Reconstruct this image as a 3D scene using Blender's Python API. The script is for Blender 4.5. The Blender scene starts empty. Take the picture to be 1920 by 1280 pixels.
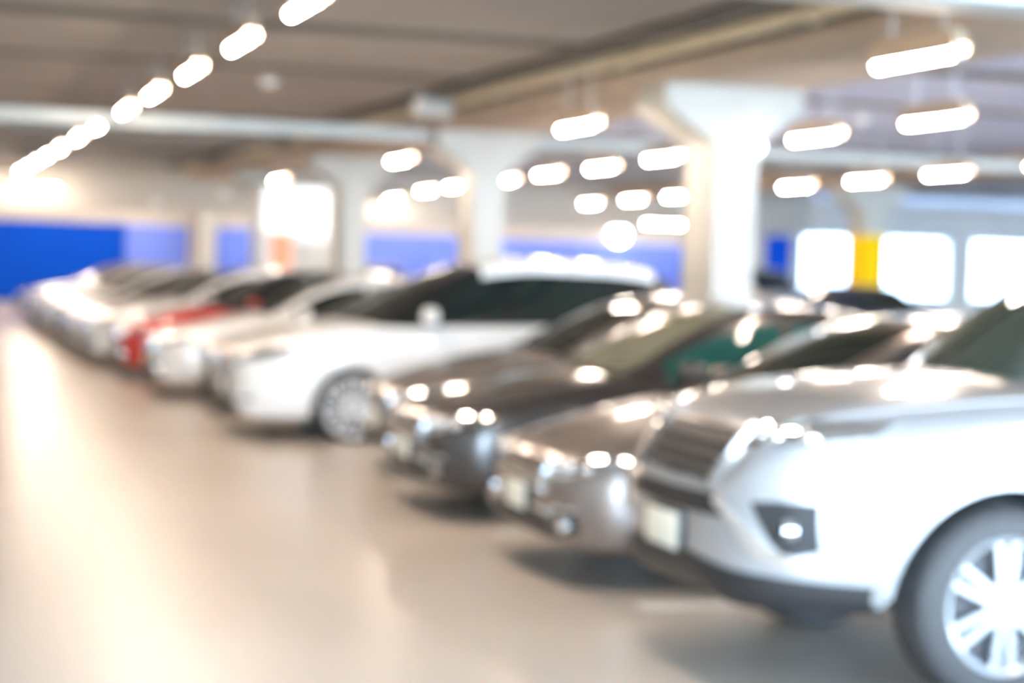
import bpy, bmesh, math, random
from mathutils import Vector, Matrix
from mathutils.bvhtree import BVHTree

random.seed(7)
SC = bpy.context.scene
COL = SC.collection
PI = math.pi

# ------------------------------------------------------------------ materials
def mat(name, color, rough=.5, metal=0., coat=0., emit=None, estr=0., spec=.5, noise=None, coat_rough=.03, bump=0.):
    m = bpy.data.materials.new(name); m.use_nodes = True
    nt = m.node_tree; b = nt.nodes['Principled BSDF']
    b.inputs['Base Color'].default_value = (*color, 1)
    b.inputs['Roughness'].default_value = rough
    b.inputs['Metallic'].default_value = metal
    b.inputs['Coat Weight'].default_value = coat
    b.inputs['Coat Roughness'].default_value = coat_rough
    b.inputs['Specular IOR Level'].default_value = spec
    if emit:
        b.inputs['Emission Color'].default_value = (*emit, 1)
        b.inputs['Emission Strength'].default_value = estr
    if noise:                                  # (scale, second colour, detail)
        tc = nt.nodes.new('ShaderNodeTexCoord'); n = nt.nodes.new('ShaderNodeTexNoise')
        n.inputs['Scale'].default_value = noise[0]; n.inputs['Detail'].default_value = noise[2]
        r = nt.nodes.new('ShaderNodeValToRGB')
        r.color_ramp.elements[0].position = .35; r.color_ramp.elements[1].position = .65
        r.color_ramp.elements[0].color = (*color, 1); r.color_ramp.elements[1].color = (*noise[1], 1)
        nt.links.new(tc.outputs['Object'], n.inputs['Vector'])
        nt.links.new(n.outputs['Fac'], r.inputs['Fac'])
        nt.links.new(r.outputs['Color'], b.inputs['Base Color'])
        if bump:
            bp = nt.nodes.new('ShaderNodeBump'); bp.inputs['Strength'].default_value = bump
            nt.links.new(n.outputs['Fac'], bp.inputs['Height']); nt.links.new(bp.outputs['Normal'], b.inputs['Normal'])
    return m

M = {}
M['floor'] = mat('polished_floor', (.54, .475, .41), .29, noise=(.22, (.63, .56, .495), 5), spec=.5)
M['slab'] = mat('slab_concrete', (.29, .26, .235), .85, noise=(.5, (.35, .315, .285), 6))
M['girder'] = mat('girder_concrete', (.40, .32, .245), .8, noise=(.8, (.47, .38, .295), 5))
M['beam'] = mat('beam_paint', (.52, .54, .51), .6, noise=(1.5, (.48, .50, .47), 3))
M['column'] = mat('column_paint', (.50, .49, .445), .6, noise=(2, (.47, .455, .415), 4))
M['wall'] = mat('wall_paint', (.62, .57, .50), .7, noise=(.6, (.57, .52, .455), 4))
M['blue'] = mat('deep_blue_paint', (.0, .075, .56), .7, spec=.12, noise=(.4, (.0, .068, .52), 2))
M['paleblue'] = mat('daylit_blue_paint', (.17, .26, .82), .6, spec=.15, noise=(.4, (.20, .29, .86), 2))  # paler copy of the blue, daylight glare put into the colour
M['yellow'] = mat('yellow_paint', (1., .62, .0), .7, spec=.15, noise=(2, (.96, .58, .0), 2))
M['line'] = mat('line_paint', (.85, .80, .72), .5, noise=(6, (.76, .70, .62), 5))
M['pipe'] = mat('pipe_paint', (.62, .53, .36), .45, noise=(3, (.56, .48, .32), 2))
M['steel'] = mat('galvanised_steel', (.6, .6, .58), .4, metal=.8, noise=(8, (.5, .5, .5), 2))
M['fixture'] = mat('fixture_enamel', (.50, .37, .25), .6, noise=(5, (.46, .34, .23), 1))
M['tube'] = mat('tube_lit', (1, 1, 1), .5, emit=(1., .87, .745), estr=40.)
M['lamp'] = mat('round_lamp_lit', (1, 1, 1), .5, emit=(.95, .97, 1.), estr=9.)
M['dome'] = mat('white_plastic', (.85, .83, .8), .3, noise=(5, (.82, .8, .77), 1))
M['lightpanel'] = mat('panel_lit', (1, 1, 1), .5, emit=(.90, 1., .96), estr=.16)
M['kiosk'] = mat('kiosk_paint', (.74, .75, .74), .4, noise=(2, (.71, .72, .71), 2))
M['orange'] = mat('orange_panel', (.92, .36, .19), .45, noise=(2, (.88, .33, .17), 2))
M['outside'] = mat('outside_pavement', (.75, .77, .8), .8, noise=(.3, (.7, .72, .75), 3))
M['facade'] = mat('added_facade_render', (.36, .38, .40), .8, noise=(.5, (.33, .35, .37), 3))
# car materials
M['p_silver'] = mat('paint_silver', (.40, .402, .415), .32, metal=.4, coat=1, noise=(180, (.41, .412, .425), 1))
M['p_white'] = mat('paint_white', (.86, .86, .84), .35, coat=1, noise=(120, (.85, .85, .83), 1))
M['p_bronze'] = mat('paint_bronze', (.26, .215, .195), .30, metal=.6, coat=1, noise=(180, (.23, .19, .17), 1))
M['p_black'] = mat('paint_black', (.055, .048, .046), .25, metal=.4, coat=1, noise=(180, (.045, .04, .04), 1))
M['p_taupe'] = mat('paint_taupe', (.33, .28, .26), .30, metal=.6, coat=1, noise=(180, (.30, .25, .23), 1))
M['p_red'] = mat('paint_red', (.62, .015, .012), .3, coat=1, noise=(120, (.58, .012, .01), 1))
M['p_grey'] = mat('paint_grey', (.16, .15, .15), .3, metal=.5, coat=1, noise=(180, (.14, .13, .13), 1))
M['p_navy'] = mat('paint_navy', (.02, .025, .07), .3, metal=.3, coat=1, noise=(180, (.018, .02, .06), 1))
M['p_pearl'] = mat('paint_pearl', (.72, .69, .64), .32, metal=.35, coat=1, noise=(180, (.68, .65, .60), 1))
M['glass'] = mat('tinted_glass', (.012, .02, .018), .04, spec=.6, noise=(1, (.010, .016, .015), 1))
M['tealglass'] = mat('teal_tinted_glass', (.02, .07, .06), .05, spec=.5, noise=(1, (.015, .07, .06), 1))
M['paleglass'] = mat('windshield_reflection', (.20, .195, .14), .12, spec=.6, noise=(1, (.18, .175, .125), 1))  # pale reflection put into the windshield colour
M['greyglass'] = mat('green_grey_glass', (.045, .068, .06), .05, spec=.5, noise=(1, (.04, .06, .054), 1))
M['soffit'] = mat('daylit_soffit', (.44, .51, .70), .8, noise=(.5, (.49, .56, .75), 5))  # bluish daylight from the right put into the slab colour
M['stripe'] = mat('dark_stripe', (.15, .12, .095), .8, noise=(1, (.13, .105, .08), 3))
M['shade'] = mat('dark_brown_shade', (.05, .037, .025), .6, noise=(4, (.04, .03, .02), 2))
M['trimblack'] = mat('gloss_black_trim', (.012, .012, .013), .25, noise=(20, (.01, .01, .011), 1))
M['plastic'] = mat('black_plastic', (.02, .02, .022), .5, noise=(60, (.016, .016, .018), 1))
M['rubber'] = mat('tyre_rubber', (.055, .055, .058), .6, noise=(25, (.048, .048, .05), 2))
M['chrome'] = mat('chrome', (.85, .86, .88), .12, metal=1, noise=(20, (.83, .84, .86), 1))
M['alloy'] = mat('alloy_rim', (.47, .49, .51), .3, metal=.35, coat=.5, noise=(60, (.45, .47, .49), 1))
M['alloy_white'] = mat('white_alloy_rim', (.88, .90, .93), .4, coat=.5, noise=(60, (.85, .87, .90), 1))
M['lens'] = mat('headlamp_lens', (.88, .90, .92), .06, metal=1., coat=1, noise=(30, (.70, .74, .78), 1))
M['redlens'] = mat('tail_lens', (.45, .01, .01), .12, coat=1, noise=(30, (.38, .01, .01), 1))
M['plate'] = mat('plate_white', (.88, .87, .76), .4, noise=(40, (.85, .84, .73), 1))
M['disc'] = mat('shaded_brake_disc', (.07, .07, .075), .5, metal=.6, noise=(30, (.06, .06, .065), 1))  # brake disc darkened to stand for the shade behind the spokes

# ------------------------------------------------------------------ helpers
def finish(me, angle=35):
    for p in me.polygons: p.use_smooth = True
    me.set_sharp_from_angle(angle=math.radians(angle))

def mesh_from(name, bm, mats, angle=35, recalc=True):
    if recalc: bmesh.ops.recalc_face_normals(bm, faces=bm.faces)
    me = bpy.data.meshes.new(name); bm.to_mesh(me); bm.free()
    for m in (mats if isinstance(mats, (list, tuple)) else [mats]): me.materials.append(m)
    finish(me, angle)
    return me

def link(name, me, parent=None, loc=None):
    o = bpy.data.objects.new(name, me); COL.objects.link(o)
    if parent is not None: o.parent = parent
    if loc is not None: o.location = loc
    return o

def obj(name, bm, m, parent=None, loc=None, angle=35):
    return link(name, mesh_from(name, bm, m, angle), parent, loc)

def tag(o, label=None, cat=None, group=None, kind=None):
    if label: o['label'] = label
    if cat: o['category'] = cat
    if group: o['group'] = group
    if kind: o['kind'] = kind
    return o

def empty(name, loc, rz, label, cat, group=None):
    o = bpy.data.objects.new(name, None); COL.objects.link(o)
    o.empty_display_size = .2
    o.location = loc; o.rotation_euler = (0, 0, rz)
    return tag(o, label, cat, group)

def box(bm, x0, x1, y0, y1, z0, z1, bev=0.):
    r = bmesh.ops.create_cube(bm, size=1)
    for v in r['verts']:
        v.co = Vector(((x0 + x1) / 2 + v.co.x * (x1 - x0), (y0 + y1) / 2 + v.co.y * (y1 - y0), (z0 + z1) / 2 + v.co.z * (z1 - z0)))
    if bev:
        es = list({e for v in r['verts'] for e in v.link_edges})
        bmesh.ops.bevel(bm, geom=es, offset=bev, segments=2, affect='EDGES', profile=.5)
    return bm

def cyl(bm, p0, p1, r0, r1=None, n=16, caps=True):
    p0, p1 = Vector(p0), Vector(p1); d = p1 - p0
    q = d.to_track_quat('Z', 'Y').to_matrix().to_4x4()
    bmesh.ops.create_cone(bm, cap_ends=caps, segments=n, radius1=r0, radius2=r0 if r1 is None else r1, depth=d.length,
                          matrix=Matrix.Translation((p0 + p1) / 2) @ q)
    return bm

def lathe_y(bm, prof, n=40, closed=False):
    """revolve (y, r) points about the y axis"""
    rings = []
    for (y, r) in prof:
        rings.append([bm.verts.new((r * math.cos(2 * PI * k / n), y, r * math.sin(2 * PI * k / n))) for k in range(n)])
    pairs = list(zip(rings, rings[1:])) + ([(rings[-1], rings[0])] if closed else [])
    for a, b in pairs:
        for k in range(n):
            bm.faces.new((a[k], a[(k + 1) % n], b[(k + 1) % n], b[k]))
    if not closed:
        bm.faces.new(rings[0]); bm.faces.new(list(reversed(rings[-1])))
    return bm

def interp(tab, x):
    """smooth (monotone cubic) table lookup; tab = [(x, y), ...]"""
    n = len(tab)
    if x <= tab[0][0]: return tab[0][1]
    if x >= tab[-1][0]: return tab[-1][1]
    i = max(k for k in range(n - 1) if tab[k][0] <= x)
    def slope(k):
        if k == 0: return (tab[1][1] - tab[0][1]) / (tab[1][0] - tab[0][0])
        if k == n - 1: return (tab[-1][1] - tab[-2][1]) / (tab[-1][0] - tab[-2][0])
        a = (tab[k][1] - tab[k - 1][1]) / (tab[k][0] - tab[k - 1][0]); b = (tab[k + 1][1] - tab[k][1]) / (tab[k + 1][0] - tab[k][0])
        return 0 if a * b <= 0 else 2 * a * b / (a + b)
    x0, y0 = tab[i]; x1, y1 = tab[i + 1]; h = x1 - x0; t = (x - x0) / h
    m0, m1 = slope(i) * h, slope(i + 1) * h
    return (2 * t**3 - 3 * t**2 + 1) * y0 + (t**3 - 2 * t**2 + t) * m0 + (-2 * t**3 + 3 * t**2) * y1 + (t**3 - t**2) * m1

def catmull(pts, sub):
    out = []; n = len(pts)
    for i in range(n - 1):
        p0 = pts[max(i - 1, 0)]; p1 = pts[i]; p2 = pts[i + 1]; p3 = pts[min(i + 2, n - 1)]
        for s in range(sub):
            t = s / sub
            out.append(tuple(.5 * (2 * b + (c - a) * t + (2 * a - 5 * b + 4 * c - d) * t * t + (3 * b - a - 3 * c + d) * t**3)
                             for a, b, c, d in zip(p0, p1, p2, p3)))
    out.append(pts[-1])
    return out

def polyline(pts, u):
    """point at fraction u (by index) of a polyline"""
    n = len(pts) - 1; f = u * n; i = min(int(f), n - 1); t = f - i
    return Vector(pts[i]).lerp(Vector(pts[i + 1]), t)

def plate_mesh(f, nu, nv, out, thick_in, center):
    """closed thin shell over the surface f(u, v): `out` proud of it, `thick_in` sunk into it"""
    P = [[Vector(f(i / nu, j / nv)) for j in range(nv + 1)] for i in range(nu + 1)]
    N = []
    for i in range(nu + 1):
        row = []
        for j in range(nv + 1):
            a = P[min(i + 1, nu)][j] - P[max(i - 1, 0)][j]; b = P[i][min(j + 1, nv)] - P[i][max(j - 1, 0)]
            n = a.cross(b)
            n = n.normalized() if n.length > 1e-9 else Vector((0, 0, 0))
            row.append(n)
        N.append(row)
    c = P[nu // 2][nv // 2]; flip = -1 if N[nu // 2][nv // 2].dot(c - Vector(center)) < 0 else 1
    bm = bmesh.new()
    T = [[bm.verts.new(P[i][j] + N[i][j] * flip * out) for j in range(nv + 1)] for i in range(nu + 1)]
    B = [[bm.verts.new(P[i][j] - N[i][j] * flip * thick_in) for j in range(nv + 1)] for i in range(nu + 1)]
    for i in range(nu):
        for j in range(nv):
            bm.faces.new((T[i][j], T[i + 1][j], T[i + 1][j + 1], T[i][j + 1]))
            bm.faces.new((B[i][j], B[i][j + 1], B[i + 1][j + 1], B[i + 1][j]))
    def side(a, b):
        for k in range(len(a) - 1): bm.faces.new((a[k], a[k + 1], b[k + 1], b[k]))
    side(T[0], B[0]); side(T[-1], B[-1])
    side([r[0] for r in T], [r[0] for r in B]); side([r[-1] for r in T], [r[-1] for r in B])
    return bm

# ------------------------------------------------------------------ car templates
# car frame: front at x = 0, rear at x = L, left side (towards the camera in the row) at -y, ground z = 0
SPEC = {
 'sedan': dict(L=4.52,
  w=[(0, .42), (.04, .60), (.14, .745), (.35, .835), (.7, .87), (1.2, .88), (3.2, .88), (3.8, .865), (4.2, .82), (4.42, .72), (4.52, .52)],
  zb=[(0, .30), (.06, .22), (.2, .19), (.5, .19), (3.8, .20), (4.3, .27), (4.52, .36)],
  zs=[(0, .56), (.06, .62), (.2, .675), (.5, .75), (1., .86), (2., .92), (3.2, .955), (4., .96), (4.4, .90), (4.52, .78)],
  zt=[(0, .60), (.06, .67), (.2, .74), (.5, .83), (1., .945), (1.3, .985), (2., 1.0), (3.4, 1.05), (4.1, 1.085), (4.4, 1.05), (4.52, .85)],
  g=[(1.02, .93), (1.3, 1.06), (1.65, 1.235), (2.0, 1.375), (2.3, 1.435), (2.65, 1.45), (3.0, 1.425), (3.3, 1.36), (3.7, 1.21), (4.12, 1.04)],
  gs=[(1.02, .74), (1.3, .70), (2.0, .60), (2.6, .575), (3.2, .58), (3.7, .63), (4.12, .70)],
  sweep=(.20, 2.3, -.14), wind=(1.17, 2.12), back=(3.22, 3.98), side=(1.42, 2.42, 2.50, 3.42), doors=(1.32, 2.44, 2.47, 3.42),
  hood=(.16, 1.16), wheels=(.88, 3.56), wr=.315, rim=.235, arch=.375, track=.765, spokes=10, belt=.94,
  mirror=(1.62, 1.0), plate=(.43, 0)),
 'suv': dict(L=4.80,
  w=[(0, .36), (.04, .52), (.12, .63), (.25, .72), (.4, .785), (.65, .87), (1.0, .92), (1.4, .93), (3.8, .93), (4.35, .90), (4.68, .83), (4.80, .68)],
  zb=[(0, .46), (.05, .40), (.15, .36), (.5, .34), (3.9, .36), (4.45, .42), (4.80, .5)],
  zs=[(0, .76), (.05, .85), (.15, .99), (.26, 1.06), (.5, 1.10), (1., 1.15), (2., 1.19), (3.5, 1.22), (4.5, 1.22), (4.72, 1.14), (4.80, 1.0)],
  zt=[(0, .79), (.05, .89), (.15, 1.05), (.26, 1.12), (.45, 1.18), (.9, 1.245), (1.4, 1.275), (4.5, 1.28), (4.72, 1.2), (4.80, 1.05)],
  g=[(1.22, 1.19), (1.5, 1.385), (1.85, 1.62), (2.15, 1.79), (2.45, 1.865), (2.9, 1.89), (3.9, 1.87), (4.28, 1.81), (4.5, 1.63), (4.70, 1.24)],
  gs=[(1.22, .78), (1.5, .74), (2.15, .655), (2.9, .63), (4.28, .64), (4.70, .74)],
  sweep=(.16, 2.4, -.06), wind=(1.34, 2.26), back=(4.32, 4.60), side=(1.6, 2.54, 2.63, 3.48), doors=(1.60, 2.56, 2.59, 3.50),
  hood=(.20, 1.32), wheels=(1.07, 3.80), wr=.40, rim=.268, arch=.48, track=.79, spokes=6, belt=.94,
  mirror=(1.85, 1.29), plate=(.60, 0)),
 'mpv': dict(L=4.50,
  w=[(0, .40), (.04, .58), (.14, .71), (.35, .80), (.7, .86), (1.1, .885), (3.6, .885), (4.1, .86), (4.4, .80), (4.50, .66)],
  zb=[(0, .32), (.06, .23), (.2, .19), (.5, .18), (3.7, .20), (4.2, .27), (4.50, .38)],
  zs=[(0, .64), (.06, .72), (.2, .80), (.5, .90), (1., 1.0), (2., 1.05), (3.4, 1.08), (4.2, 1.08), (4.42, 1.03), (4.50, .9)],
  zt=[(0, .68), (.06, .77), (.2, .86), (.5, .97), (.9, 1.06), (1.3, 1.105), (4.2, 1.13), (4.42, 1.08), (4.50, .95)],
  g=[(.95, 1.02), (1.25, 1.17), (1.65, 1.39), (2.05, 1.575), (2.4, 1.67), (2.85, 1.71), (3.6, 1.695), (4.02, 1.64), (4.27, 1.45), (4.44, 1.1)],
  gs=[(.95, .74), (1.25, .71), (2.05, .64), (2.75, .62), (4.02, .63), (4.44, .73)],
  sweep=(.20, 2.35, -.06), wind=(1.10, 2.20), back=(4.06, 4.34), side=(1.38, 2.46, 2.54, 3.45), doors=(1.45, 2.48, 2.51, 3.42),
  hood=(.14, 1.08), wheels=(1.02, 3.62), wr=.32, rim=.268, arch=.375, track=.785, spokes=7, belt=.94,
  mirror=(1.68, 1.16), plate=(.45, 0)),
}

def lower_section(S, x):
    w, zb, zs, zt = (interp(S[k], x) for k in ('w', 'zb', 'zs', 'zt'))
    h = zs - zb
    c = [(0, zb), (.5 * w, zb), (.84 * w, zb), (.955 * w, zb + .06 * h), (.985 * w, zb + .2 * h), (1. * w, zb + .45 * h), (.992 * w, zb + .72 * h),
         (.97 * w, zb + .9 * h), (.925 * w, zs), (.80 * w, zs + .5 * (zt - zs)), (.5 * w, zs + .85 * (zt - zs)), (0, zt)]
    return catmull(c, 3)            # 34 points, index 0 .. 33 ; belt is index 24

def lower_at(S, x, t, side):
    s = lower_section(S, x); f = max(0, min(33, t)); i = min(int(f), 32); k = f - i
    y = s[i][0] * (1 - k) + s[i + 1][0] * k; z = s[i][1] * (1 - k) + s[i + 1][1] * k
    return Vector((x, side * y, z))

def upper_at(S, x, v):
    """v 0..1 left belt to centre, 1..2 centre to right belt; the glasshouse surface"""
    side = -1 if v <= 1 else 1
    v = v if v <= 1 else 2 - v
    zr = interp(S['g'], x); ws = interp(S['gs'], x)
    wl, zs = interp(S['w'], x) * S['belt'] - .03, interp(S['zs'], x) - .04
    crown = .035
    zsh = max(zr - crown, zs + .004)
    p0 = Vector((wl, zs)); p1 = Vector((ws, zsh)); p2 = Vector((0, max(zr, zs + .01)))
    a = p0.lerp(p1, .84); b = p1.lerp(p2, .16)
    bul = .022
    if v < .4:
        q = p0.lerp(a, v / .4); s = v / .4; q.x += bul * 4 * s * (1 - s) * min(1, max(0, (zsh - zs) / .3))
    elif v > .6:
        s = (v - .6) / .4; q = b.lerp(p2, s); q.y += crown * (2 * s - s * s - s) * .6
    else:
        s = (v - .4) / .2; q = a * (1 - s)**2 + p1 * 2 * s * (1 - s) + b * s * s
    k0, xm, k1 = S['sweep']; x0, x1 = S['g'][0][0], S['g'][-1][0]
    k = k0 * max(0, (xm - x) / (xm - x0)) if x < xm else k1 * ((x - xm) / (x1 - xm))
    return Vector((x + k * (q.x / .75)**2, side * q.x, q.y))

def loft(sections):
    bm = bmesh.new()
    R = [[bm.verts.new(p) for p in s] for s in sections]
    n = len(R[0])
    for a, b in zip(R, R[1:]):
        for k in range(n): bm.faces.new((a[k], a[(k + 1) % n], b[(k + 1) % n], b[k]))
    bm.faces.new(R[0]); bm.faces.new(list(reversed(R[-1])))
    return bm

def stations(a, b, n, ends=True):
    out = [a + (b - a) * i / n for i in range(n + 1)]
    if ends: out = sorted(set(out + [a + d for d in (.012, .03, .055, .085)] + [b - d for d in (.012, .03, .055, .085)]))
    return out

def wheel_templates(S):
    R, rr = S['wr'], S['rim']; hw = .5 * (.205 if R < .35 else .255)
    T = {}
    # outward is -y
    bm = bmesh.new()
    lathe_y(bm, [(-hw + .02, rr - .004), (-hw - .005, rr + .012), (-hw - .004, rr + .35 * (R - rr)), (-hw + .006, R - .045), (-hw + .022, R - .016), (-hw + .045, R - .003), (-.03, R),
                 (-.026, R - .008), (-.014, R - .008), (-.01, R), (.01, R), (.014, R - .008), (.026, R - .008), (.03, R),
                 (hw - .045, R - .003), (hw - .022, R - .016), (hw, R - .05), (hw, rr + .02), (hw - .02, rr - .004)], 64, True)
    T['tyre'] = mesh_from('tyre', bm, M['rubber'])
    bm = bmesh.new()
    lathe_y(bm, [(-hw + .004, rr + .006), (-hw - .004, rr), (-hw + .004, rr - .016), (-hw + .03, rr - .026), (hw - .01, rr - .03), (hw - .01, rr)], 64, True)
    ns = S['spokes']; yo = -hw + .012
    for k in range(ns):
        a = 2 * PI * k / ns + PI / 2
        c, s = math.cos(a), math.sin(a)
        for off in ((-1, 1) if ns < 8 else (0,)):
            d0 = .020 if ns < 8 else 0; d1 = .036 if ns < 8 else 0; hw0, hw1 = (.013, .0155) if ns < 8 else (.014, .020)
            vs = []
            for (r, d, h, y) in ((.045, d0, hw0, yo - .004), (rr - .018, d1, hw1, yo + .004)):
                for (e, yy) in ((-h, y), (h, y), (h * .8, y + .035), (-h * .8, y + .035)):
                    t = off * d + e
                    vs.append(bm.verts.new((r * c - t * s, yy, r * s + t * c)))
            for q in ((0, 1, 5, 4), (1, 2, 6, 5), (2, 3, 7, 6), (3, 0, 4, 7), (3, 2, 1, 0), (4, 5, 6, 7)):
                bm.faces.new([vs[i] for i in q])
    cyl(bm, (0, yo - .006, 0), (0, yo + .05, 0), .066, .072, 32)
    for k in range(5):
        a = 2 * PI * k / 5
        cyl(bm, (.047 * math.cos(a), yo - .012, .047 * math.sin(a)), (.047 * math.cos(a), yo, .047 * math.sin(a)), .008, n=6)
    T['rim'] = mesh_from('rim', bm, M['alloy_white'] if ns == 7 else M['alloy'])
    bm = bmesh.new(); lathe_y(bm, [(yo - .016, .004), (yo - .015, .024), (yo - .008, .032), (yo, .034)], 24)
    T['hub_cap'] = mesh_from('hub_cap', bm, M['chrome'])
    bm = bmesh.new(); lathe_y(bm, [(yo + .055, .04), (yo + .055, rr - .036), (yo + .084, rr - .036), (yo + .084, .04)], 40)
    T['brake_disc'] = mesh_from('brake_disc', bm, M['disc'])
    return T

def arch_shape(xc, zc, r, y0, y1):
    bm = bmesh.new(); n = 40
    A, B = [], []
    for k in range(n + 1):
        a = PI * k / n
        A.append(bm.verts.new((xc + r * math.cos(a), y0, zc + r * math.sin(a)))); B.append(bm.verts.new((xc + r * math.cos(a), y1, zc + r * math.sin(a))))
    for x, L_ in ((xc - r * 1.0, A), (xc + r * 1.0, A)): pass
    A += [bm.verts.new((xc - r * 1.06, y0, -.2)), bm.verts.new((xc + r * 1.06, y0, -.2))]
    B += [bm.verts.new((xc - r * 1.06, y1, -.2)), bm.verts.new((xc + r * 1.06, y1, -.2))]
    m = len(A)
    for k in range(m): bm.faces.new((A[k], A[(k + 1) % m], B[(k + 1) % m], B[k]))
    bm.faces.new(A); bm.faces.new(list(reversed(B)))
    bmesh.ops.recalc_face_normals(bm, faces=bm.faces)
    return bm

TPL = {}
def template(kind):
    """[(part name, mesh, parent index or None, paintable, location, rz)]"""
    if kind in TPL: return TPL[kind]
    S = SPEC[kind]; L = S['L']; parts = []
    def add(name, me, parent=None, paint=False, loc=(0, 0, 0), rz=0, label=None):
        parts.append((name, me, parent, paint, loc, rz, label)); return len(parts) - 1
    # ---- body shell with cut wheel arches
    secs = []
    for x in stations(0, L, 44):
        h = lower_section(S, x)
        ring = [(x, y, z) for (y, z) in h] + [(x, -y, z) for (y, z) in reversed(h[1:-1])]
        secs.append(ring)
    bm = loft(secs); bmesh.ops.recalc_face_normals(bm, faces=bm.faces)
    me = bpy.data.meshes.new('tmp'); bm.to_mesh(me)
    bvh = BVHTree.FromBMesh(bm); bm.free()
    ob = bpy.data.objects.new('tmp', me); COL.objects.link(ob)
    cuts = []
    ra = S['arch']; wmax = max(q[1] for q in S['w'])
    for xc in S['wheels']:
        for s in (-1, 1):
            cb = arch_shape(xc, S['wr'], ra, s * (wmax - .36), s * (wmax + .3)); cm = bpy.data.meshes.new('cut'); cb.to_mesh(cm); cb.free()
            co = bpy.data.objects.new('cut', cm); COL.objects.link(co); cuts.append(co)
            md = ob.modifiers.new('b', 'BOOLEAN'); md.operation = 'DIFFERENCE'; md.object = co; md.solver = 'EXACT'
    dg = bpy.context.evaluated_depsgraph_get()
    body = bpy.data.meshes.new_from_object(ob.evaluated_get(dg))
    for o in cuts + [ob]: bpy.data.objects.remove(o)
    body.name = 'body'; body.materials.clear(); body.materials.append(M['p_white']); body.materials.append(M['plastic'])
    for p in body.polygons:
        c = p.center
        for xc in S['wheels']:
            d = math.hypot(c.x - xc, c.z - S['wr'])
            if d < ra + .004 and abs(c.y) < wmax + .01 and abs(c.x - xc) < ra + .05: p.material_index = 1
            if abs(c.x - xc) < ra * 1.08 and c.z < S['wr'] and abs(abs(p.normal.x)) > .9 and abs(c.y) > wmax - .4: p.material_index = 1
        if c.z < S['zb'][2][1] + .012 and p.normal.z < -.7: p.material_index = 1
    finish(body, 40)
    b = add('body', body, paint=True)
    cen = (L / 2, 0, .6)
    # ---- wheel arch lips
    for xc in S['wheels']:
        for s in (-1, 1):
            def lip(u, v, xc=xc, s=s):
                a = PI * (.015 + .97 * u); r = ra - .012 + .05 * v
                x, z = xc + r * math.cos(a), S['wr'] + r * math.sin(a)
                h = bvh.ray_cast(Vector((x, s * 2, z)), Vector((0, -s, 0)))[0]
                return h if h is not None else Vector((x, s * wmax * .97, z))
            add('wheel_arch', mesh_from('wheel_arch', plate_mesh(lip, 28, 2, .010, .01, (xc, 0, S['wr'])), M['p_white']), paint=True)
    # ---- glasshouse (pillars and shell), roof skin, glass
    x0, x1 = S['g'][0][0], S['g'][-1][0]
    us = [0, .06, .14, .22, .3, .36, .4, .44, .48, .52, .56, .6, .66, .74, .84, .92, 1]
    secs = []
    for x in stations(x0, x1, 40, False):
        ring = [upper_at(S, x, v) for v in us + [2 - q for q in reversed(us[:-1])]]
        secs.append(ring)
    add('pillar_shell', mesh_from('pillar_shell', loft(secs), M['p_white']), paint='shell')
    cg = (L / 2, 0, .9)
    wa, wb = S['wind']; ba, bb = S['back']
    def P(fn, nu, nv, m, name, out=.006, **k): return add(name, mesh_from(name, plate_mesh(fn, nu, nv, out, .012, cg), m), **k)
    rv = .40 if kind == 'mpv' else .47
    P(lambda u, v: upper_at(S, wb + .05 + u * (ba - wb - .08), rv + v * (2 - 2 * rv)), 18, 20, M['p_white'], 'roof', out=.008, paint=True)
    ws_i = P(lambda u, v: upper_at(S, wa + u * (wb - wa), .58 + v * .84), 18, 20, M['glass'], 'windshield')
    P(lambda u, v: upper_at(S, ba + u * (bb - ba), .6 + v * .8), 12, 16, M['glass'], 'rear_window')
    sa, sb, sc, sd = S['side']
    for s in (0, 1):
        f = (lambda v: v) if s == 0 else (lambda v: 2 - v)
        P(lambda u, v: upper_at(S, sa + u * (sb - sa), f(.10 + v * .29)), 16, 5, M['glass'], 'side_window')
        P(lambda u, v: upper_at(S, sc + u * (sd - sc), f(.10 + v * .29)), 14, 5, M['glass'], 'side_window')
        q1 = min(sd + .62, ba + .12)
        P(lambda u, v: upper_at(S, sd + .06 + u * (q1 - sd - .06), f(.12 + v * (.25 - .1 * u))), 8, 5, M['glass'], 'quarter_window')
    # ---- wipers
    for yy in (-.32, .22):
        a = upper_at(S, wa + .02, 1 + yy); c = upper_at(S, wa + .20, 1 + yy - .55 if yy > 0 else 1 + yy - .34)
        bm = bmesh.new(); up = Vector((-.02, 0, .022)); cyl(bm, a + up, c + up, .009, .006, 8)
        add('wiper', mesh_from('wiper', bm, M['plastic']), ws_i)
    # ---- hood, doors, handles
    ha, hb = S['hood']
    P(lambda u, v: lower_at(S, ha + u * (hb - ha), 26.2 + (33 - 26.2) * (2 * v if v <= .5 else 2 - 2 * v), -1 if v <= .5 else 1), 16, 20, M['p_white'], 'hood', out=.007, paint=True)
    d1, d2, d3, d4 = S['doors']
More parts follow.
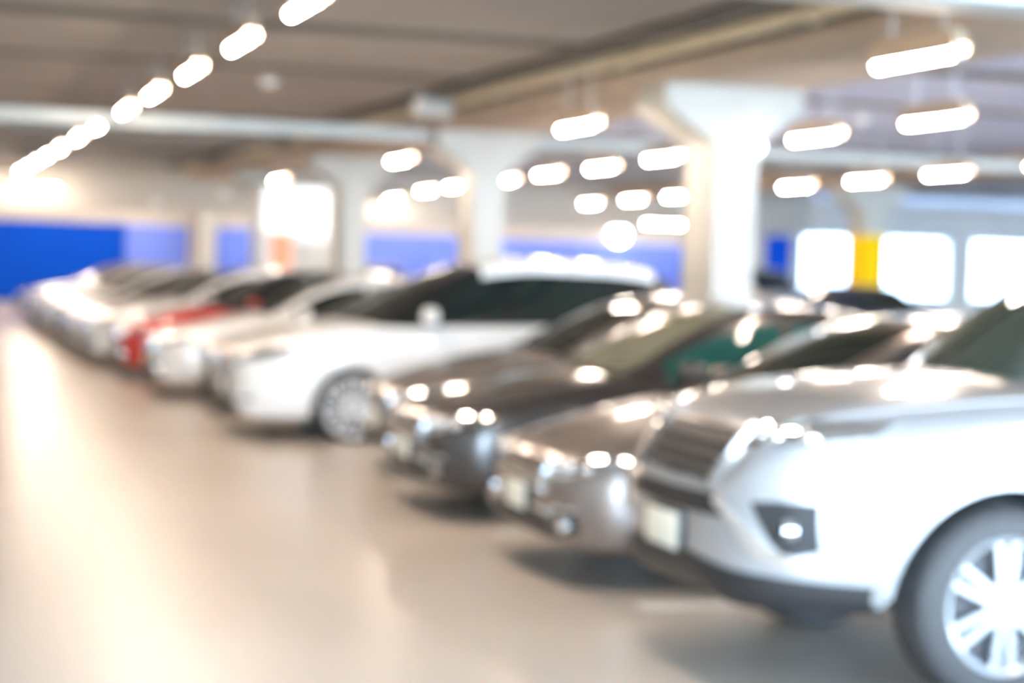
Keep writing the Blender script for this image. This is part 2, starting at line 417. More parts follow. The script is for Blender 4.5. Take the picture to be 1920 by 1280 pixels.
    for s in (-1, 1):
        for (a, c) in ((d1, d2), (d3, d4)):
            lo = lambda u, a=a, c=c: 9.5
            # the rear edge of the rear door stops short of the wheel arch
            def door(u, v, a=a, c=c, s=s):
                x = a + u * (c - a); t = 9.8 + v * 13.2
                p = lower_at(S, x, t, s)
                lim = ra + .05
                for xc in S['wheels']:
                    dd = abs(p.z - S['wr'])
                    if dd < lim:
                        half = math.sqrt(lim * lim - dd * dd)
                        if xc > c - .3 and x > xc - half: p = lower_at(S, xc - half, t, s)
                        if xc < a and x < xc + half: p = lower_at(S, xc + half, t, s)
                return p
            di = P(door, 14, 10, M['p_white'], 'door', out=.004, paint=True)
            hp = lower_at(S, c - .16, 20.2, s)
            bm = bmesh.new(); box(bm, hp.x - .1, hp.x + .1, hp.y - .014, hp.y + .014, hp.z - .016, hp.z + .016, .008)
            bmesh.ops.translate(bm, vec=(0, s * .018, 0), verts=bm.verts)
            add('door_handle', mesh_from('door_handle', bm, M['p_white']), di, paint=True)
        # sill
        P(lambda u, v: lower_at(S, S['wheels'][0] + ra + .06 + u * (S['wheels'][1] - S['wheels'][0] - 2 * ra - .12), 7.2 + v * 2.2, s), 12, 3, M['plastic'], 'sill', out=.006)
    # ---- things projected onto the nose or the tail
    def proj(bot, top, back=False, flipy=False):
        def f(u, v):
            y, z = polyline(bot, u).lerp(polyline(top, u), v)
            if flipy: y = -y
            o = Vector((L + 1, y, z)) if back else Vector((-1, y, z)); d = Vector((-1, 0, 0)) if back else Vector((1, 0, 0))
            h = bvh.ray_cast(o, d)[0]
            if h is None or (h - o).length > 2.2: h = bvh.find_nearest(Vector((L - .2 if back else .2, y, z)))[0]
            return h
        return f
    cn = (1.2, 0, .6); ct = (L - 1.2, 0, .6)
    def Q(bot, top, m, name, nu=14, nv=5, out=.008, back=False, mirror=False, **k):
        r = []
        for fl in ((False, True) if mirror else (False,)):
            r.append(add(name, mesh_from(name, plate_mesh(proj(bot, top, back, fl), nu, nv, out, .015, ct if back else cn), m), **k))
        return r
    def bars(zs, hw, h, m, name, parent, out=.02):
        for z in zs:
            Q([(-hw(z), z - h), (hw(z), z - h)], [(-hw(z), z + h), (hw(z), z + h)], m, name, 16, 2, out, parent=parent)
    if kind == 'sedan':
        hl = Q([(.43, .565), (.60, .575), (.74, .625), (.80, .66)], [(.40, .625), (.58, .655), (.72, .70), (.785, .71)], M['lens'], 'headlight', out=.010, mirror=True)
        g = Q([(-.38, .475), (0, .465), (.38, .475)], [(-.42, .60), (0, .61), (.42, .60)], M['trimblack'], 'grille', out=.006)[0]
        bars((.50, .535, .57, .602), lambda z: .38 + (z - .48) * .3, .011, M['chrome'], 'grille_bar', g)
        Q([(-.42, .60), (0, .61), (.42, .60)], [(-.42, .628), (0, .64), (.42, .628)], M['chrome'], 'grille_surround', 16, 2, .018)  # chrome surround, bezels and bumper strip added to catch glints
        Q([(.52, .405), (.68, .405)], [(.52, .425), (.68, .425)], M['chrome'], 'fog_glint_bezel', 8, 2, .016, mirror=True)
        Q([(-.46, .375), (0, .385), (.46, .375)], [(-.46, .395), (0, .405), (.46, .395)], M['chrome'], 'bumper_glint_trim', 16, 2, .014)
        Q([(-.50, .245), (0, .235), (.50, .245)], [(-.44, .36), (0, .37), (.44, .36)], M['plastic'], 'air_intake', out=.006)
        fr = Q([(.53, .27), (.70, .30)], [(.52, .40), (.68, .40)], M['plastic'], 'fog_light_recess', 8, 5, .006, mirror=True)
        fog = (.60, .335, .048)
    elif kind == 'suv':
        hl = Q([(.44, .985), (.58, .99), (.70, 1.01), (.80, 1.045)], [(.42, 1.06), (.56, 1.085), (.70, 1.105), (.81, 1.105)], M['lens'], 'headlight', out=.012, mirror=True)
        g = Q([(-.34, .84), (0, .83), (.34, .84)], [(-.38, 1.05), (0, 1.06), (.38, 1.05)], M['plastic'], 'grille', out=.006)[0]
        bars((.87, .925, .98, 1.035), lambda z: .35 + (z - .84) * .2, .010, M['chrome'], 'grille_bar', g)
        Q([(-.48, .705), (0, .695), (.48, .705)], [(-.46, .79), (0, .785), (.46, .79)], M['plastic'], 'air_intake', out=.006)
        fr = Q([(.66, .62), (.70, .57), (.755, .60)], [(.60, .78), (.67, .79), (.75, .785)], M['plastic'], 'fog_light_recess', 8, 5, .008, mirror=True)
        Q([(.44, .765), (.54, .70), (.63, .56), (.77, .51)], [(.47, .80), (.57, .735), (.66, .60), (.77, .555)], M['chrome'], 'chrome_boomerang', 16, 3, .03, mirror=True)
        Q([(.34, .82), (.385, .93), (.42, 1.06)], [(.37, .815), (.415, .925), (.45, 1.055)], M['chrome'], 'grille_surround', 10, 2, .022, mirror=True)
        Q([(-.80, .37), (-.6, .37), (-.3, .375), (0, .38), (.3, .375), (.6, .37), (.80, .37)], [(-.82, .47), (-.6, .50), (-.3, .53), (0, .54), (.3, .53), (.6, .50), (.82, .47)], M['plastic'], 'skid_plate', 36, 4, .02)
        fog = (.69, .68, .05)
    else:
        hl = Q([(.40, .68), (.58, .685), (.74, .735), (.805, .79)], [(.38, .735), (.56, .77), (.72, .835), (.79, .85)], M['lens'], 'headlight', out=.010, mirror=True)
        g = Q([(-.40, .60), (0, .59), (.40, .60)], [(-.38, .665), (0, .675), (.38, .665)], M['trimblack'], 'grille', out=.006)[0]
        bars((.625, .655), lambda z: .37, .008, M['chrome'], 'grille_bar', g)
        Q([(-.50, .25), (0, .24), (.50, .25)], [(-.42, .37), (0, .38), (.42, .37)], M['plastic'], 'air_intake', out=.006)
        fr = Q([(.60, .345), (.70, .355)], [(.60, .385), (.69, .39)], M['plastic'], 'fog_light_recess', 8, 4, .006, mirror=True)
        fog = (.645, .366, .018)
    # chrome balls added in the headlamps to catch glints; fog lamps
    for i, s in enumerate((1, -1)):
        zc = {'sedan': .635, 'suv': 1.04, 'mpv': .74}[kind]
        for yy in ((.50, .60, .70) if kind != 'mpv' else (.52, .64)):
            h = bvh.ray_cast(Vector((-1, s * yy, zc)), Vector((1, 0, 0)))[0]
            if h is None: continue
            bm = bmesh.new(); bmesh.ops.create_uvsphere(bm, u_segments=20, v_segments=12, radius=.04); bmesh.ops.translate(bm, vec=(h.x, h.y, h.z), verts=bm.verts)
            add('projector_glint', mesh_from('projector_glint', bm, M['chrome']), hl[i])
        h = bvh.ray_cast(Vector((-1, s * fog[0], fog[1])), Vector((1, 0, 0)))[0]
        if h is not None:
            bm = bmesh.new(); cyl(bm, (h.x + .03, h.y, h.z), (h.x - .022, h.y, h.z), fog[2], fog[2] * .9, 20)
            add('fog_light', mesh_from('fog_light', bm, M['lens']), fr[i])
    # number plates
    zp = S['plate'][0]
    for back in (False, True):
        z = zp if not back else zp + .28
        h = bvh.ray_cast(Vector((L + 1 if back else -1, 0, z)), Vector((-1 if back else 1, 0, 0)))[0]
        bm = bmesh.new(); s = 1 if back else -1
        xs = sorted((h.x - s * .015, h.x + s * .03))
        box(bm, xs[0], xs[1], -.18, .18, z - .085, z + .085, .006)
        fi = add('plate_holder', mesh_from('plate_holder', bm, M['plastic']))
        bm = bmesh.new(); xs = sorted((h.x + s * .026, h.x + s * .036)); box(bm, xs[0], xs[1], -.17, .17, z - .075, z + .075, .003)
        add('number_plate', mesh_from('number_plate', bm, M['plate']), fi)
    # tail lights
    zt = {'sedan': (.80, .93), 'suv': (.92, 1.14), 'mpv': (.86, 1.02)}[kind]
    Q([(.50, zt[0]), (.66, zt[0]), (.80, zt[0] + .02)], [(.46, zt[1]), (.64, zt[1]), (.79, zt[1])], M['redlens'], 'tail_light', out=.01, back=True, mirror=True)
    # door mirrors
    mx, mz = S['mirror']
    for s in (-1, 1):
        hw = interp(S['w'], mx)
        bm = bmesh.new(); bmesh.ops.create_uvsphere(bm, u_segments=20, v_segments=12, radius=1)
        for v in bm.verts:
            c = v.co
            e = .75
            c.x = math.copysign(abs(c.x)**e, c.x) * .075 + .03 * abs(c.y); c.y = math.copysign(abs(c.y)**e, c.y) * .12; c.z = math.copysign(abs(c.z)**e, c.z) * .078
            if c.x > .055: c.x = .055
        bmesh.ops.translate(bm, vec=(mx, s * (hw + .11), mz), verts=bm.verts)
        mi = add('mirror', mesh_from('mirror', bm, M['p_white']), paint=True)
        bm = bmesh.new(); cyl(bm, (mx + .02, s * (hw - .09), mz - .075), (mx, s * (hw + .06), mz - .05), .03, .024, 12)
        add('mirror_arm', mesh_from('mirror_arm', bm, M['plastic']), mi)
        bm = bmesh.new(); box(bm, mx + .05, mx + .06, s * (hw + .11) - .09, s * (hw + .11) + .09, mz - .055, mz + .055, .004)
        add('mirror_glass', mesh_from('mirror_glass', bm, M['chrome']), mi)
    if kind == 'suv':
        for s in (-1, 1):
            bm = bmesh.new()
            ya = s * .56
            zz = lambda x: interp(S['g'], x) + .03
            pts = [Vector((x, ya, zz(x))) for x in (2.5, 2.9, 3.3, 3.7, 4.1)]
            for a, c in zip(pts, pts[1:]): cyl(bm, a, c, .017, n=10)
            for p_ in (pts[0], pts[2], pts[-1]): cyl(bm, p_ + Vector((0, 0, -.05)), p_, .02, n=10)
            add('roof_rail', mesh_from('roof_rail', bm, M['steel']))
    # wheels
    W = wheel_templates(S)
    for xc in S['wheels']:
        for s in (-1, 1):
            wi = add('wheel', W['rim'], None, False, (xc, s * S['track'], S['wr']), 0 if s < 0 else PI)
            for k in ('tyre', 'hub_cap', 'brake_disc'): add(k, W[k], wi)
    TPL[kind] = parts
    return parts

def car(kind, x, y, paint, label, rz=0, cat='car', group=None, shell=None, glass=None, name=None, front=None, roof=None, steer=0):
    """x, y: the middle of the front bumper; heading is -X turned by rz"""
    r = empty(name or {'sedan': 'sedan_car', 'suv': 'suv_car', 'mpv': 'minivan_car'}[kind], (x, y, 0), rz, label, cat, group)
    made = []
    for (n, me, par, pt, loc, prz, lab) in template(kind):
        o = bpy.data.objects.new(n, me); COL.objects.link(o)
        o.parent = r if par is None else made[par]
        o.location = loc; o.rotation_euler = (0, 0, prz)
        if pt:
            sl = o.material_slots[0]; sl.link = 'OBJECT'
            sl.material = (shell or paint) if pt == 'shell' else (roof if roof and n == 'roof' else paint)
        elif glass is not None and n in ('side_window', 'windshield', 'quarter_window', 'rear_window'):
            sl = o.material_slots[0]; sl.link = 'OBJECT'; sl.material = front if front and n == 'windshield' else glass
        if n == 'wheel' and loc[0] < 1.5: o.rotation_euler[2] += steer
        made.append(o)
    return r

# ------------------------------------------------------------------ the building
CEIL = 3.76
XL, XR, YN, YF = -5.0, 38.0, -7.0, 52.0
bm = bmesh.new(); box(bm, XL, XR, YN, YF + .3, -.3, 0)
tag(obj('floor', bm, M['floor']), 'polished beige concrete floor of the car park', 'floor', kind='structure')
bm = bmesh.new(); box(bm, XL, 7.6, YN, YF + .3, CEIL, CEIL + .3)
tag(obj('ceiling', bm, M['slab']), 'grey concrete ceiling slab over the driving aisle', 'ceiling', kind='structure')
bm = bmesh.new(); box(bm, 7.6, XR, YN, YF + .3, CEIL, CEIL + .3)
tag(obj('ceiling', bm, M['soffit']), 'ceiling over the bays on the right, bluish daylight put into its colour', 'ceiling', kind='structure')
bm = bmesh.new(); box(bm, XR, XR + .3, 16, YF + .3, -.3, CEIL + .3)
tag(obj('added_wall_right', bm, M['wall']), 'unseen beige wall added along the far right side to block daylight', 'wall', kind='structure')  # unseen, added to stop daylight flooding in from the right
bm = bmesh.new(); box(bm, XL - .3, XL, YN, YF + .3, -.3, CEIL + .3)
tag(obj('added_wall_left', bm, M['wall']), 'unseen beige wall added along the driving aisle to keep out sky light', 'wall', kind='structure')  # unseen, added to hold back sky light on the left
# far wall with two openings to daylight
WIN = [(25.5, 30.45), (31.25, 37.2)]
bm = bmesh.new()
def wseg(x0, x1, z0, z1, y0=YF, y1=YF + .3): box(bm, x0, x1, y0, y1, z0, z1)
wseg(XL, WIN[0][0], 0, CEIL)
for (a, b_) in zip([w[1] for w in WIN], [w[0] for w in WIN[1:]] + [XR]): wseg(a, b_, 0, CEIL)
for (a, b_) in WIN:
    wseg(a, b_, 0, .92); wseg(a, b_, 2.72, CEIL)
tag(obj('wall_far', bm, M['wall']), 'beige far end wall with blue painted panels and daylight openings', 'wall', kind='structure')
def panel(x0, x1, z0, z1, m, label, y=YF, t=.06):
    b2 = bmesh.new(); box(b2, x0, x1, y - t, y, z0, z1, .008)
    return tag(obj('trim_1', b2, m), label, 'wall panel', kind='structure')
panel(XL + .1, 5.62, .16, 2.30, M['blue'], 'deep blue painted panel at the far left of the end wall')
panel(5.63, 7.30, .30, 2.29, M['paleblue'], 'pale blue panel beside the deep blue one')
panel(8.02, 8.98, .30, 2.30, M['paleblue'], 'narrow pale blue panel left of the white kiosk')
panel(12.15, 14.80, .30, 2.28, M['paleblue'], 'pale blue panel between two columns')
panel(15.6, 22.9, .30, 2.25, M['paleblue'], 'long pale blue panel behind the white minivan')
panel(24.3, 25.12, 1.10, 2.70, M['blue'], 'small deep blue panel beside the daylight opening')
for i, (a, b_) in enumerate(WIN):
    b2 = bmesh.new()
    for (x0, x1, z0, z1) in ((a - .06, b_ + .06, .86, .94), (a - .06, b_ + .06, 2.70, 2.78), (a - .06, a + .02, .79, 2.78), (b_ - .02, b_ + .06, .79, 2.78)):
        box(b2, x0, x1, YF - .03, YF + .33, z0, z1)
    tag(obj('window_%d' % (i + 1), b2, M['beam']), 'white frame of an open daylight window in the end wall', 'window', kind='structure')

# columns with flared heads, girder on the column line, cross beams
CX0, CX1 = 7.43, 7.83
def column(x0, x1, y0, y1, head0, head1, top, label):
    b2 = bmesh.new()
    # profile in x-z extruded along y
    pr = [(x0, 0), (x1, 0), (x1, top - .53), (head1 - .05, top - .27), (head1, top - .22), (head1, top), (head0, top), (head0, top - .22), (head0 + .05, top - .27), (x0, top - .53)]
    A = [b2.verts.new((x, y0, z)) for x, z in pr]; B = [b2.verts.new((x, y1, z)) for x, z in pr]
    n = len(pr)
    for k in range(n): b2.faces.new((A[k], A[(k + 1) % n], B[(k + 1) % n], B[k]))
    b2.faces.new(A); b2.faces.new(list(reversed(B)))
    bmesh.ops.bevel(b2, geom=[e for e in b2.edges if e.calc_length() > .3], offset=.025, segments=2, affect='EDGES')
    return tag(obj('column', b2, M['column'], angle=30), label, 'column', 'columns behind the parked cars', 'structure')
for y0, lab in ((17.05, 'nearest white column with a flared head'), (25.25, 'second white column with a flared head'),
                (33.45, 'third white column with a flared head'), (41.7, 'fourth white column beside the lit kiosk'), (50.7, 'last white column at the end wall')):
    column(CX0, CX1, y0, y0 + .8, 6.88, 8.32, 3.43, lab)
b2 = bmesh.new(); box(b2, 6.88, 8.32, YN, YF, 3.43, CEIL, .02)
tag(obj('girder_beam', b2, M['girder']), 'tan concrete girder over the column line', 'beam', kind='structure')
def beam(y0, y1, z0, m, lab, x0=XL, x1=XR, top=CEIL):
    b3 = bmesh.new(); box(b3, x0, 6.86, y0, y1, z0, top, .015); box(b3, 8.34, x1, y0, y1, z0, top, .015)
    return tag(obj('cross_beam', b3, m), lab, 'beam', kind='structure')
beam(8.75, 9.25, 3.10, M['beam'], 'white cross beam nearest the camera')
beam(17.2, 17.5, 3.71, M['stripe'], 'grey cross beam at the nearest column')
beam(25.4, 25.55, 3.265, M['beam'], 'white cross beam at the second column', top=3.43)
beam(33.6, 33.9, 3.55, M['slab'], 'grey cross beam at the third column')
beam(41.8, 42.1, 3.55, M['slab'], 'grey cross beam at the fourth column')
for k, y in enumerate((13.1, 21.3, 29.5, 37.6, 46.)):
    b3 = bmesh.new(); box(b3, XL, 6.1, y, y + .30, CEIL - .025, CEIL, .004); box(b3, 8.34, XR, y, y + .30, CEIL - .025, CEIL, .004)
    tag(obj('trim_3', b3, M['stripe']), 'dark strip across the ceiling', 'ceiling joint', kind='structure')  # thin strips in a darker tone than the slab
b3 = bmesh.new(); box(b3, XL, 24., 48.4, 48.8, 2.60, CEIL, .01)
tag(obj('cross_beam', b3, M['wall']), 'pale beam in front of the end wall', 'beam', kind='structure')
# second line of columns, one painted yellow below
cx, cy = 18.55, 34.6
column(cx - .22, cx + .22, cy, cy + .6, cx - .72, cx + .72, 3.43, 'far column with a yellow painted shaft')
b3 = bmesh.new(); box(b3, cx - .26, cx + .26, cy - .04, cy + .64, .9, 2.42, .01)
tag(obj('trim_2', b3, M['yellow']), 'yellow painted band around the far column', 'column band', kind='structure')
b3 = bmesh.new(); box(b3, 17.9, 19.2, YN, YF, 3.43, CEIL, .02)
tag(obj('girder_beam', b3, M['girder']), 'tan concrete girder over the far column line', 'beam', kind='structure')
# ground outside the openings
b3 = bmesh.new(); box(b3, -30, 90, YF + .3, 120, -.5, -.2)
tag(obj('pavement', b3, M['outside']), 'bright pavement outside the end wall openings', 'pavement', kind='structure')

# facade of a building opposite, added to dim the daylight in the openings
b3 = bmesh.new(); box(b3, 5, 90, 66, 66.5, -.2, 16)
for k in range(9): box(b3, 6 + 9 * k, 7 + 9 * k, 65.7, 66.1, -.2, 16, .02)
tag(obj('added_facade', b3, M['facade']), 'facade of a building across the street, added to dim the openings', 'building', kind='structure')

# painted bay lines between the cars
for k, y in enumerate((6.05, 8.84, 11.38, 13.88, 16.2, 19.3, 21.6, 23.9, 26.2, 28.7)):
    b3 = bmesh.new(); box(b3, 3.52, 7.3, y - .075, y + .075, 0, .004)
    tag(obj('floor_marking', b3, M['line']), 'pale painted line between two parking bays', 'floor marking', 'bay lines on the floor', 'structure')

# pipe under the slab beside the girder, with brackets
pr = empty('ceiling_pipe', (6.56, 10, CEIL), 0, 'long tan service pipe hung under the ceiling beside the girder', 'pipe')
b3 = bmesh.new(); cyl(b3, (0, -16, -.11), (0, 38, -.11), .066, n=24)
obj('pipe_run', b3, M['pipe'], pr)
for k in range(12):
    y = -13 + 4.1 * k
    b3 = bmesh.new(); box(b3, -.09, .09, y - .025, y + .025, -.188, -.17); box(b3, -.09, -.07, y - .025, y + .025, -.188, 0); box(b3, .07, .09, y - .025, y + .025, -.188, 0)
    obj('pipe_bracket', b3, M['pipe'], pr)
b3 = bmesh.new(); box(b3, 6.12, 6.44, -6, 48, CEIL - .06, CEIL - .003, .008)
tag(obj('shade_strip', b3, M['shade']), 'dark brown strip standing for shade on the ceiling beside the tan pipe', 'shade strip')  # dark strip in place of the shadow on the slab by the pipe
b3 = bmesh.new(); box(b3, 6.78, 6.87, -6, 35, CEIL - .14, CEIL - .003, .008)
tag(obj('shade_bar', b3, M['shade']), 'thin dark bar standing for the shaded gap between the tan pipe and the girder', 'shade_bar')  # dark bar in place of the shadow gap beside the girder
# white box fixed beside the pipe
jb = empty('junction_box', (6.35, 23.2, CEIL), 0, 'white box hung from the ceiling beside the tan pipe', 'junction box')
b3 = bmesh.new(); box(b3, -.33, .10, -.16, .16, -.31, -.10, .02); obj('housing', b3, M['dome'], jb)
b3 = bmesh.new(); cyl(b3, (-.05, 0, -.12), (-.05, 0, -.064), .02); cyl(b3, (-.27, 0, -.12), (-.27, 0, 0), .02); obj('hanger', b3, M['steel'], jb)
b3 = bmesh.new(); box(b3, -.30, .07, -.175, -.155, -.29, -.12, .006); obj('cover_plate', b3, M['beam'], jb)

# ------------------------------------------------------------------ lamps
def lamp_meshes(l):
    b1 = bmesh.new(); cyl(b1, (0, -l / 2, 0), (0, l / 2, 0), .030, n=10); tube = mesh_from('tube', b1, M['tube'])
    b1 = bmesh.new()                                     # trough reflector open below
    pr_ = [(-.062, .005), (-.056, .005), (-.04, .05), (.04, .05), (.056, .005), (.062, .005), (.05, .10), (-.05, .10)]
    A = [b1.verts.new((x, -l / 2 - .05, z)) for x, z in pr_]; B = [b1.verts.new((x, l / 2 + .05, z)) for x, z in pr_]
    for k in range(8): b1.faces.new((A[k], A[(k + 1) % 8], B[(k + 1) % 8], B[k]))
    b1.faces.new(A); b1.faces.new(list(reversed(B)))
    refl = mesh_from('reflector', b1, M['fixture'])
    b1 = bmesh.new(); box(b1, -.05, .05, -l / 2, l / 2, .10, .16, .008); hous = mesh_from('housing', b1, M['fixture'])
    b1 = bmesh.new(); box(b1, -.025, .025, -.02, .02, -.032, .085, .004); hold = mesh_from('tube_holder', b1, M['dome'])
    return tube, refl, hous, hold
LM = {1.0: lamp_meshes(1.0)}
def hang_mesh(h):
    b1 = bmesh.new(); cyl(b1, (0, 0, .15), (0, 0, h), .008, n=8); return mesh_from('hanger', b1, M['steel'])
HM = {}
def lamp(x, y, z, label, group, rz=0, top=CEIL):
    r = empty('ceiling_light', (x, y, z), rz, label, 'ceiling light', group)
    t, rf, hs, hd = LM[1.0]
    link('tube', t, r); link('reflector', rf, r); link('housing', hs, r)
    h = round(top - z, 3)
    if h not in HM: HM[h] = hang_mesh(h)
    for s in (-1, 1):
        link('tube_holder', hd, r, (0, s * .51, 0)); link('hanger', HM[h], r, (0, s * .33, 0))
    return r
ORD = ['nearest', 'second', 'third', 'fourth', 'fifth', 'sixth', 'seventh', 'eighth', 'ninth', 'tenth', 'eleventh', 'twelfth', 'thirteenth', 'fourteenth', 'fifteenth', 'sixteenth']
ZL = 3.05
row = [13.2, 15.85, 18.7, 21.6, 24.45, 28.05, 31.3, 34.95, 38.1, 41.15, 44.3, 47.2]
for k, y in enumerate(row):
    lamp(2.615, y, 3.4, '%s strip light from the top of the picture in the slanting row over the aisle' % ORD[k].replace('nearest', 'first'), 'strip lights over the driving aisle')
for y in (10.5, 7.7): lamp(2.615, y, 3.4, 'strip light over the aisle, overhead and out of view', 'strip lights over the driving aisle')
lamp(2.98, 47.3, ZL, 'crosswise strip light at the far end of the aisle row', 'strip lights at the end wall', rz=PI / 2)
LR = [(6.115, 10.95, 'large bright strip light above the silver SUV at upper right'), (6.44, 18.3, 'strip light left of the nearest column head'),
      (6.70, 26.6, 'strip light left of the second column head'), (6.80, 36.4, 'small strip light over the white kiosk'),
      (8.70, 15.2, 'strip light right of the nearest column, second largest on the right'), (8.90, 17.95, 'strip light touching the right side of the nearest column head'),
      (9.2, 22.85, 'strip light left of the nearest column shaft, at mid height'), (9.5, 25.9, 'strip light between first and second columns, next in line behind'),
      (9.6, 28.6, 'strip light just right of the second column head'), (9.86, 31.65, 'small strip light in front of the second column shaft'),
      (13.98, 28.8, 'strip light right of the nearest column shaft'), (13.72, 25.9, 'strip light above the yellow banded column'),
      (13.44, 23.1, 'strip light up and right of the yellow banded column'), (13.2, 20.2, 'strip light cut by the right edge of the picture'),
      (15.17, 42.0, 'lower strip light between two columns, leftmost'), (14.8, 38.3, 'lower strip light between two columns, middle'),
      (14.58, 35.4, 'lower strip light close beside the nearest column shaft'),
      (11.8, 47.6, 'strip light low over the pale blue panel, leftmost'), (11.25, 45.1, 'strip light low over the pale blue panel, overlapping its left neighbour'),
      (10.23, 38.3, 'strip light over the pale blue panel, third from left'), (10.02, 35.4, 'small strip light touching the second column')]
for (x, y, lab) in LR: lamp(x, y, ZL, lab, 'strip lights over the parked cars')
lamp(18.2, 45.0, 2.71, 'crosswise strip light just above the long pale blue panel', 'strip lights at the end wall', rz=PI / 2)
for (x, y) in ((6.1, 3.2), (13.2, 12.0), (13.2, 5.)): lamp(x, y, ZL, 'strip light over the bays, overhead and out of view', 'strip lights over the parked cars')

for x in (-2.5, .5, 3.5, 6., 9.2, 12.2, 15.2, 18.2, 21.2): lamp(x, 49.6, 3.45, 'added strip light, unseen between the pale beam and the end wall', 'added unseen strip lights behind the end beam', rz=PI / 2)  # lamps added out of sight to wash the end wall with light
# small round fittings
def dome(x, y, z, label, m=None, r=.11, nm='smoke_detector', cat='smoke detector'):
    o = empty(nm, (x, y, z), 0, label, cat)
    b1 = bmesh.new(); cyl(b1, (0, 0, -.03), (0, 0, 0), r, n=24); obj('base', b1, M['dome'], o)
    b1 = bmesh.new(); bmesh.ops.create_uvsphere(b1, u_segments=20, v_segments=10, radius=r * .8)
    for v in b1.verts: v.co.z = v.co.z * .7 - .03
    obj('sensor_head', b1, m or M['dome'], o)
    return o
dome(4.14, 22.96, CEIL, 'small round white fitting under the ceiling right of the aisle lights')
dome(12.25, 23.35, CEIL, 'small round white fitting under the ceiling right of the nearest column')
dome(9.43, 24.1, CEIL, 'small cream round fitting under the ceiling left of the nearest column head', M['fixture'])
for (x, y, z, l) in ((5.97, 48.35, 2.80, 'round white lamp above the pale blue panel at the end wall'), (7.64, 48.35, 3.08, 'round white lamp above the narrow pale blue panel at the end wall')):
    o = empty('round_lamp', (x, y, z), 0, l, 'lamp')
    b1 = bmesh.new(); cyl(b1, (0, .05, 0), (0, .02, 0), .14, n=24); obj('base', b1, M['dome'], o)
    b1 = bmesh.new(); bmesh.ops.create_uvsphere(b1, u_segments=20, v_segments=10, radius=.12)
    for v in b1.verts: v.co.y = v.co.y * .6
    obj('lens', b1, M['dome'], o)
o = empty('round_lamp', (7.81, 17.0, 2.86), 0, 'small round lit lamp on the shaft top of the nearest column', 'lamp')
b1 = bmesh.new(); cyl(b1, (0, .05, 0), (0, 0, 0), .07, n=24); obj('base', b1, M['dome'], o)
b1 = bmesh.new(); bmesh.ops.create_uvsphere(b1, u_segments=20, v_segments=10, radius=.055); obj('lens', b1, M['lamp'], o)
o = empty('round_lamp', (19.6, 51.85, 2.5), 0, 'round bluish lamp on the end wall above the long blue panel', 'lamp')
b1 = bmesh.new(); cyl(b1, (0, .09, 0), (0, 0, 0), .3, n=32); obj('base', b1, M['dome'], o)
b1 = bmesh.new(); bmesh.ops.create_uvsphere(b1, u_segments=24, v_segments=12, radius=.26)
for v in b1.verts: v.co.y *= .5
obj('lens', b1, M['lamp'], o)
# white lit kiosk between the third and fourth columns
k = empty('kiosk', (7.75, 39.4, 0), 0, 'tall white lit kiosk with an orange panel, left of the third column', 'kiosk')
b1 = bmesh.new(); box(b1, -.75, .72, 0, 1.2, 0, 3.08, .05); obj('cabinet', b1, M['kiosk'], k)
b1 = bmesh.new(); box(b1, -.68, .66, -.03, .02, 2.12, 3.02, .02); obj('light_panel', b1, M['lightpanel'], k)
b1 = bmesh.new(); box(b1, -.52, -.08, -.035, .02, 1.05, 2.07, .01); obj('orange_panel', b1, M['orange'], k)
b1 = bmesh.new(); box(b1, -.05, .72, -.02, .02, .1, 1.9, .01); d_ = obj('door', b1, M['column'], k)
b1 = bmesh.new(); box(b1, .02, .05, -.06, -.02, .95, 1.2, .005); obj('handle', b1, M['steel'], d_)

# ------------------------------------------------------------------ cars
G1 = 'cars parked nose out along the aisle'
car('suv', 3.09, 7.46, M['p_silver'], 'silver SUV nearest the camera, its front wheel at the lower right corner', group=G1, glass=M['greyglass'])
car('sedan', 3.24, 9.95, M['p_bronze'], 'brown-grey sedan parked next to the silver SUV', group=G1)
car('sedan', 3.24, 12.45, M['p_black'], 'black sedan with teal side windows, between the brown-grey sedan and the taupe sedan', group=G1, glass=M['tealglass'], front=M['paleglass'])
car('sedan', 3.55, 14.6, M['p_taupe'], 'taupe sedan set back between the black sedan and the white minivan', group=G1)
car('mpv', 2.86, 17.75, M['p_white'], 'white minivan with black pillars and white roof, in front of the nearest column', group=G1, shell=M['trimblack'])
car('sedan', 3.05, 20.2, M['p_pearl'], 'pearl grey sedan half hidden behind the white minivan', group=G1)
car('sedan', 2.72, 22.45, M['p_white'], 'white sedan in front of the red car', group=G1)
car('sedan', 2.62, 25.2, M['p_red'], 'red car with dark roof among the white cars', group=G1, shell=M['plastic'], roof=M['plastic'])
car('sedan', 2.45, 27.75, M['p_white'], 'white sedan with a dark windshield just beyond the red car', group=G1)
car('sedan', 2.42, 30.3, M['p_pearl'], 'pearl sedan beyond the white sedan that stands by the red car', group=G1)
car('sedan', 2.45, 32.9, M['p_grey'], 'dark grey sedan far down the row', group=G1)
car('sedan', 2.40, 35.5, M['p_white'], 'white sedan far down the row behind the dark grey one', group=G1)
car('sedan', 2.36, 38.1, M['p_silver'], 'silver sedan third from the end of the row', group=G1)
car('sedan', 2.40, 40.6, M['p_white'], 'white sedan second from the end of the row', group=G1)
car('sedan', 2.36, 43.2, M['p_grey'], 'dark grey sedan at the very end of the row', group=G1)
for o in [q for q in bpy.data.objects if q.parent is None and q.type == 'EMPTY' and q.get('group') == G1 and q.location.y > 30]: o.scale = (1, 1, .92)
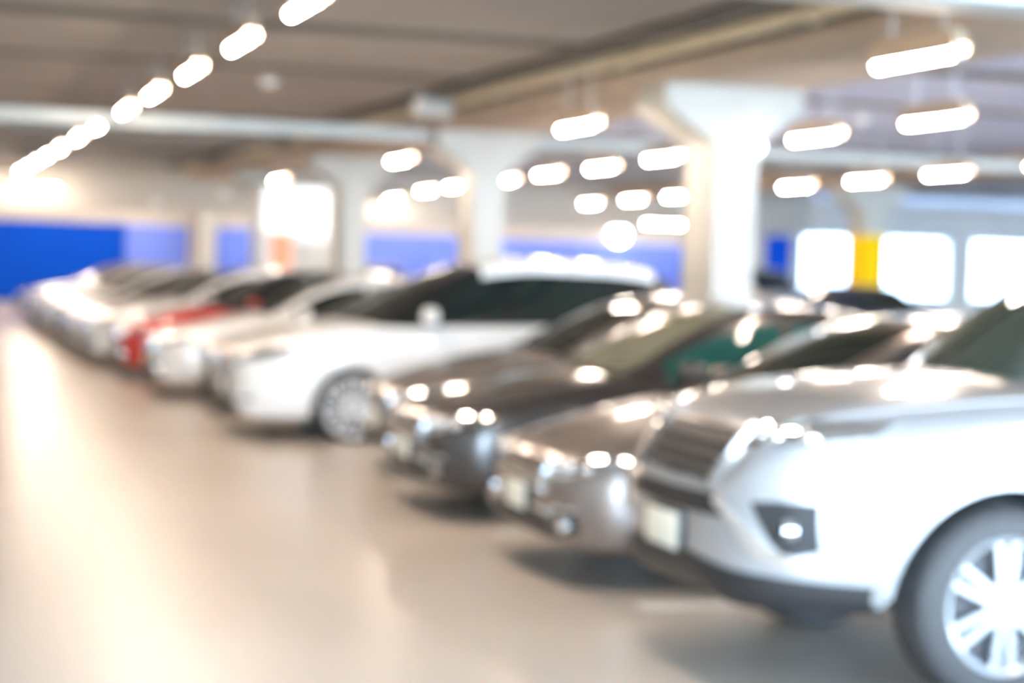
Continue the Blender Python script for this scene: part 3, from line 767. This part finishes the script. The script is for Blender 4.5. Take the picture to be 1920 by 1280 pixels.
G3 = 'cars standing far off beyond the columns'
car('sedan', 16.1, 28.0, M['p_navy'], 'dark navy sedan below the yellow banded column', PI / 2, group=G3)
car('mpv', 21.6, 44.0, M['p_white'], 'white minivan far off right of the nearest column', PI / 2, group=G3)
car('sedan', 11.7, 46.4, M['p_white'], 'white sedan at the end wall below the pale blue panel, left one', PI / 2, group=G3)
car('sedan', 14.1, 46.4, M['p_pearl'], 'pearl sedan at the end wall below the pale blue panel, right one', PI / 2, group=G3)

# ------------------------------------------------------------------ daylight
W_ = bpy.data.worlds.new('World'); SC.world = W_; W_.use_nodes = True
bg = W_.node_tree.nodes['Background']
bg.inputs['Color'].default_value = (.60, .80, 1, 1); bg.inputs['Strength'].default_value = 5.6

# ------------------------------------------------------------------ camera
F, HS, VX, VY = 3600., .033, -180., 448.
r_ = math.atan(HS); u_, v_ = VX - 960, VY - 640
vu, vv = math.cos(r_) * u_ + math.sin(r_) * v_, -math.sin(r_) * u_ + math.cos(r_) * v_
p_ = math.atan(-vv / F)
fy = F * math.cos(p_) - vv * math.sin(p_)
yaw = math.atan2(-vu, fy)
cd = bpy.data.cameras.new('camera'); cam = bpy.data.objects.new('camera', cd); COL.objects.link(cam)
cd.sensor_width = 36; cd.sensor_fit = 'HORIZONTAL'; cd.lens = F / 1920 * 36
cd.clip_end = 300
cam.matrix_world = Matrix.Translation((0, 0, 1.7)) @ Matrix.Rotation(-yaw, 4, 'Z') @ Matrix.Rotation(PI / 2 - p_, 4, 'X') @ Matrix.Rotation(r_, 4, 'Z')
cd.dof.use_dof = True; cd.dof.focus_distance = 2.1; cd.dof.aperture_fstop = 3.1; cd.dof.aperture_blades = 0
SC.camera = cam
SC.view_settings.view_transform = 'Standard'; SC.view_settings.look = 'None'; SC.view_settings.gamma = 1
SC.view_settings.use_curve_mapping = False
SC.view_settings.exposure = 2.44
SC.cycles.max_bounces = 10; SC.cycles.diffuse_bounces = 5; SC.cycles.glossy_bounces = 5
SC.cycles.use_denoising = True
